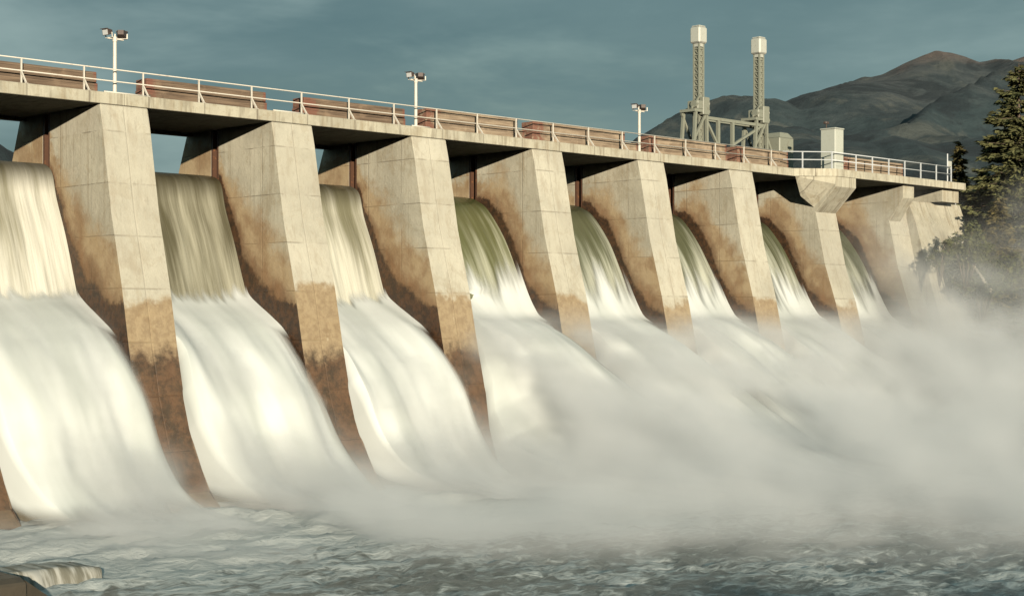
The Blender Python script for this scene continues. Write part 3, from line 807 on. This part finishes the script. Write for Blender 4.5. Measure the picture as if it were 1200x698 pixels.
# ------------------------------------------------------------------ spray
def spray():
    g = bpy.data.node_groups.new('spray_field', 'GeometryNodeTree')
    g.interface.new_socket('Geometry', in_out='INPUT', socket_type='NodeSocketGeometry')
    g.interface.new_socket('Geometry', in_out='OUTPUT', socket_type='NodeSocketGeometry')
    out = g.nodes.new('NodeGroupOutput')
    vc = g.nodes.new('GeometryNodeVolumeCube'); sm = g.nodes.new('GeometryNodeSetMaterial')
    pos = E(g, g.nodes.new('GeometryNodeInputPosition').outputs[0]); x, y, z = sep(g, pos)
    n1 = noise(g, comb(g, x + z * .8, y, z), .13, 4, .55, .8); n2 = noise(g, comb(g, x, y * .7, z * 1.3), .34, 3, .55)
    cl = n1 * .6 + n2 * .4
    hgt = 1.6 + ss(g, x, 4, 26) * 1.5 + ss(g, x, 34, 58) * 4.4
    hgt = hgt * (cl * 1.6 + .2)
    fr = (x * -.97 - 31.0).max(-52.0)
    band = ss(g, y - fr, 0.0, 9.0, 0.0, .45) + ss(g, y - fr, 6.0, 18.0, 0.0, .55) * (1 - ss(g, y, ss(g, x, 16, 25, -12.0, -5.5) + ss(g, x, 44, 60, 0.0, 1.5), ss(g, x, 16, 25, -7.5, -1.5) + ss(g, x, 44, 60, 0.0, 4.0)))
    ph = ((x + y * .12 - 22.0) * (2 * PI / 8.45)).m('COSINE')
    jet = ss(g, ph + (n2 - .5) * 1.4, -.9, .9, .55, 1.35); jet = 1 + (jet - 1) * ss(g, x, 8, 16)
    A = jet * band * (-(z / hgt).pow(2)).exp() * ss(g, cl, .43, .585) * (.20 + ss(g, x, 0, 26) * .12 + ss(g, x, 32, 56) * .14)
    low = ss(g, y - fr, 2.0, 12.0) * (1 - ss(g, y, -13.0, -8.5)) * (-(z / (n2 * 1.3 + .35)).pow(2)).exp() * ss(g, n1, .36, .56) * .22 * ss(g, x, -13, -9)
    # soft spray hugging the plumes
    zl = curve(g, y, CURVE_LOW, -18, 9.5, -1, 16); zh = curve(g, y, CURVE_HIGH, -18, 9.5, -1, 16)
    hi = ss(g, x, 14, 18)
    zf = zl * (1 - hi) + zh * hi
    up = (z - zf - (n2 - .5) * 1.2).abs()
    thick = ss(g, y, -1, -8, .22, .6 + hi * .4)
    B = (-(up / thick)).exp() * ss(g, y, .6, -3.0) * ss(g, y, -15, -11) * ss(g, n2, .36, .60) * (.65 + hi * .25)
    fr_ = ((x - .05) * (1 / 8.5)).frac(); bay = ss(g, fr_, .0, .06) * (1 - ss(g, fr_, .64, .735))
    B = B * bay.max(hi) * ss(g, x, -8.7, -8.2)
    dn = (A + B + low) * ss(g, z, -.5, .3)
    dn = ss(g, dn, .0, .02) * dn
    put(g, vc.inputs['Density'], dn)
    lo, hi_ = (-14, -53, -.4), (92, 6, 17)
    vc.inputs['Min'].default_value = lo; vc.inputs['Max'].default_value = hi_
    for ax, l, h2 in zip('XYZ', lo, hi_): vc.inputs['Resolution ' + ax].default_value = int((h2 - l) / .33)
    m = bpy.data.materials.new('spray'); m.use_nodes = True; nt = m.node_tree; nt.nodes.clear()
    o = nt.nodes.new('ShaderNodeOutputMaterial'); pv = nt.nodes.new('ShaderNodeVolumePrincipled')
    pv.inputs['Color'].default_value = (.955, .972, .975, 1); pv.inputs['Density'].default_value = 1.0; pv.inputs['Anisotropy'].default_value = 0.0
    nt.links.new(pv.outputs[0], o.inputs['Volume'])
    sm.inputs['Material'].default_value = m
    g.links.new(vc.outputs[0], sm.inputs[0]); g.links.new(sm.outputs[0], out.inputs[0])
    ob = BM().box(lo[0], hi_[0], lo[1], hi_[1], lo[2], hi_[2]).make('spray_mist', m)
    md = ob.modifiers.new('field', 'NODES'); md.node_group = g
    return tag(ob, 'drifting white spray hanging over the plunge pool below the cascades', 'mist', None, 'stuff')
spray()

# ------------------------------------------------------------------ light
L = Vector((.62, 1.0, -.19)).normalized()
sd = bpy.data.lights.new('sun', 'SUN'); sun = bpy.data.objects.new('sun', sd); COL.objects.link(sun)
sd.energy = 4.6; sd.angle = math.radians(.5); sd.color = (1.0, .88, .70)
sun.rotation_euler = L.to_track_quat('-Z', 'Y').to_euler(); sun.location = (-40, -80, 60)
w = bpy.data.worlds.new('World'); scene.world = w; w.use_nodes = True
nt = w.node_tree; nt.nodes.clear()
wo = nt.nodes.new('ShaderNodeOutputWorld'); bg = nt.nodes.new('ShaderNodeBackground'); nt.links.new(bg.outputs[0], wo.inputs[0])
sky = nt.nodes.new('ShaderNodeTexSky'); sky.sky_type = 'NISHITA'; sky.sun_disc = False
sky.sun_elevation = math.asin(-L.z); sky.sun_rotation = math.atan2(-L.x, -L.y); sky.air_density = 1.2; sky.dust_density = 1.5
D = coords(nt, 'Generated'); dx, dy, dz = sep(nt, D)
q = comb(nt, dx * 1.0, dy * 1.0, dz * 3.4)
c1 = noise(nt, q, 1.9, 6, .55, .35); c2 = noise(nt, vadd(nt, q, (3.1, 1.7, .4)), 5.2, 5, .6, .2)
cloud = mix(nt, ss(nt, c1 * .72 + c2 * .28, .39, .62), (.34, .80, .96), (1.60, 2.25, 2.25))
cov = ss(nt, c2 * .5 + c1 * .5, .25, .5, .72, .96)
hz = ss(nt, dz, .34, .06) * ss(nt, dx, .35, .85)
cloud = mix(nt, hz * .55, cloud, (1.35, 2.0, 2.0))
colr = mix(nt, cov, E(nt, sky.outputs[0]), cloud)
put(nt, bg.inputs['Color'], colr); bg.inputs['Strength'].default_value = .12

# ------------------------------------------------------------------ render settings
vs = scene.view_settings; vs.view_transform = 'Standard'; vs.look = 'None'; vs.gamma = 1; vs.use_curve_mapping = False; vs.exposure = .42
scene.render.engine = 'CYCLES'
cy = scene.cycles
cy.use_denoising = True; cy.denoiser = 'OPENIMAGEDENOISE'
cy.use_adaptive_sampling = True; cy.adaptive_threshold = .02
cy.max_bounces = 6; cy.diffuse_bounces = 0; cy.glossy_bounces = 2; cy.transparent_max_bounces = 8; cy.volume_bounces = 3
cy.volume_step_rate = 2.0; cy.volume_max_steps = 128
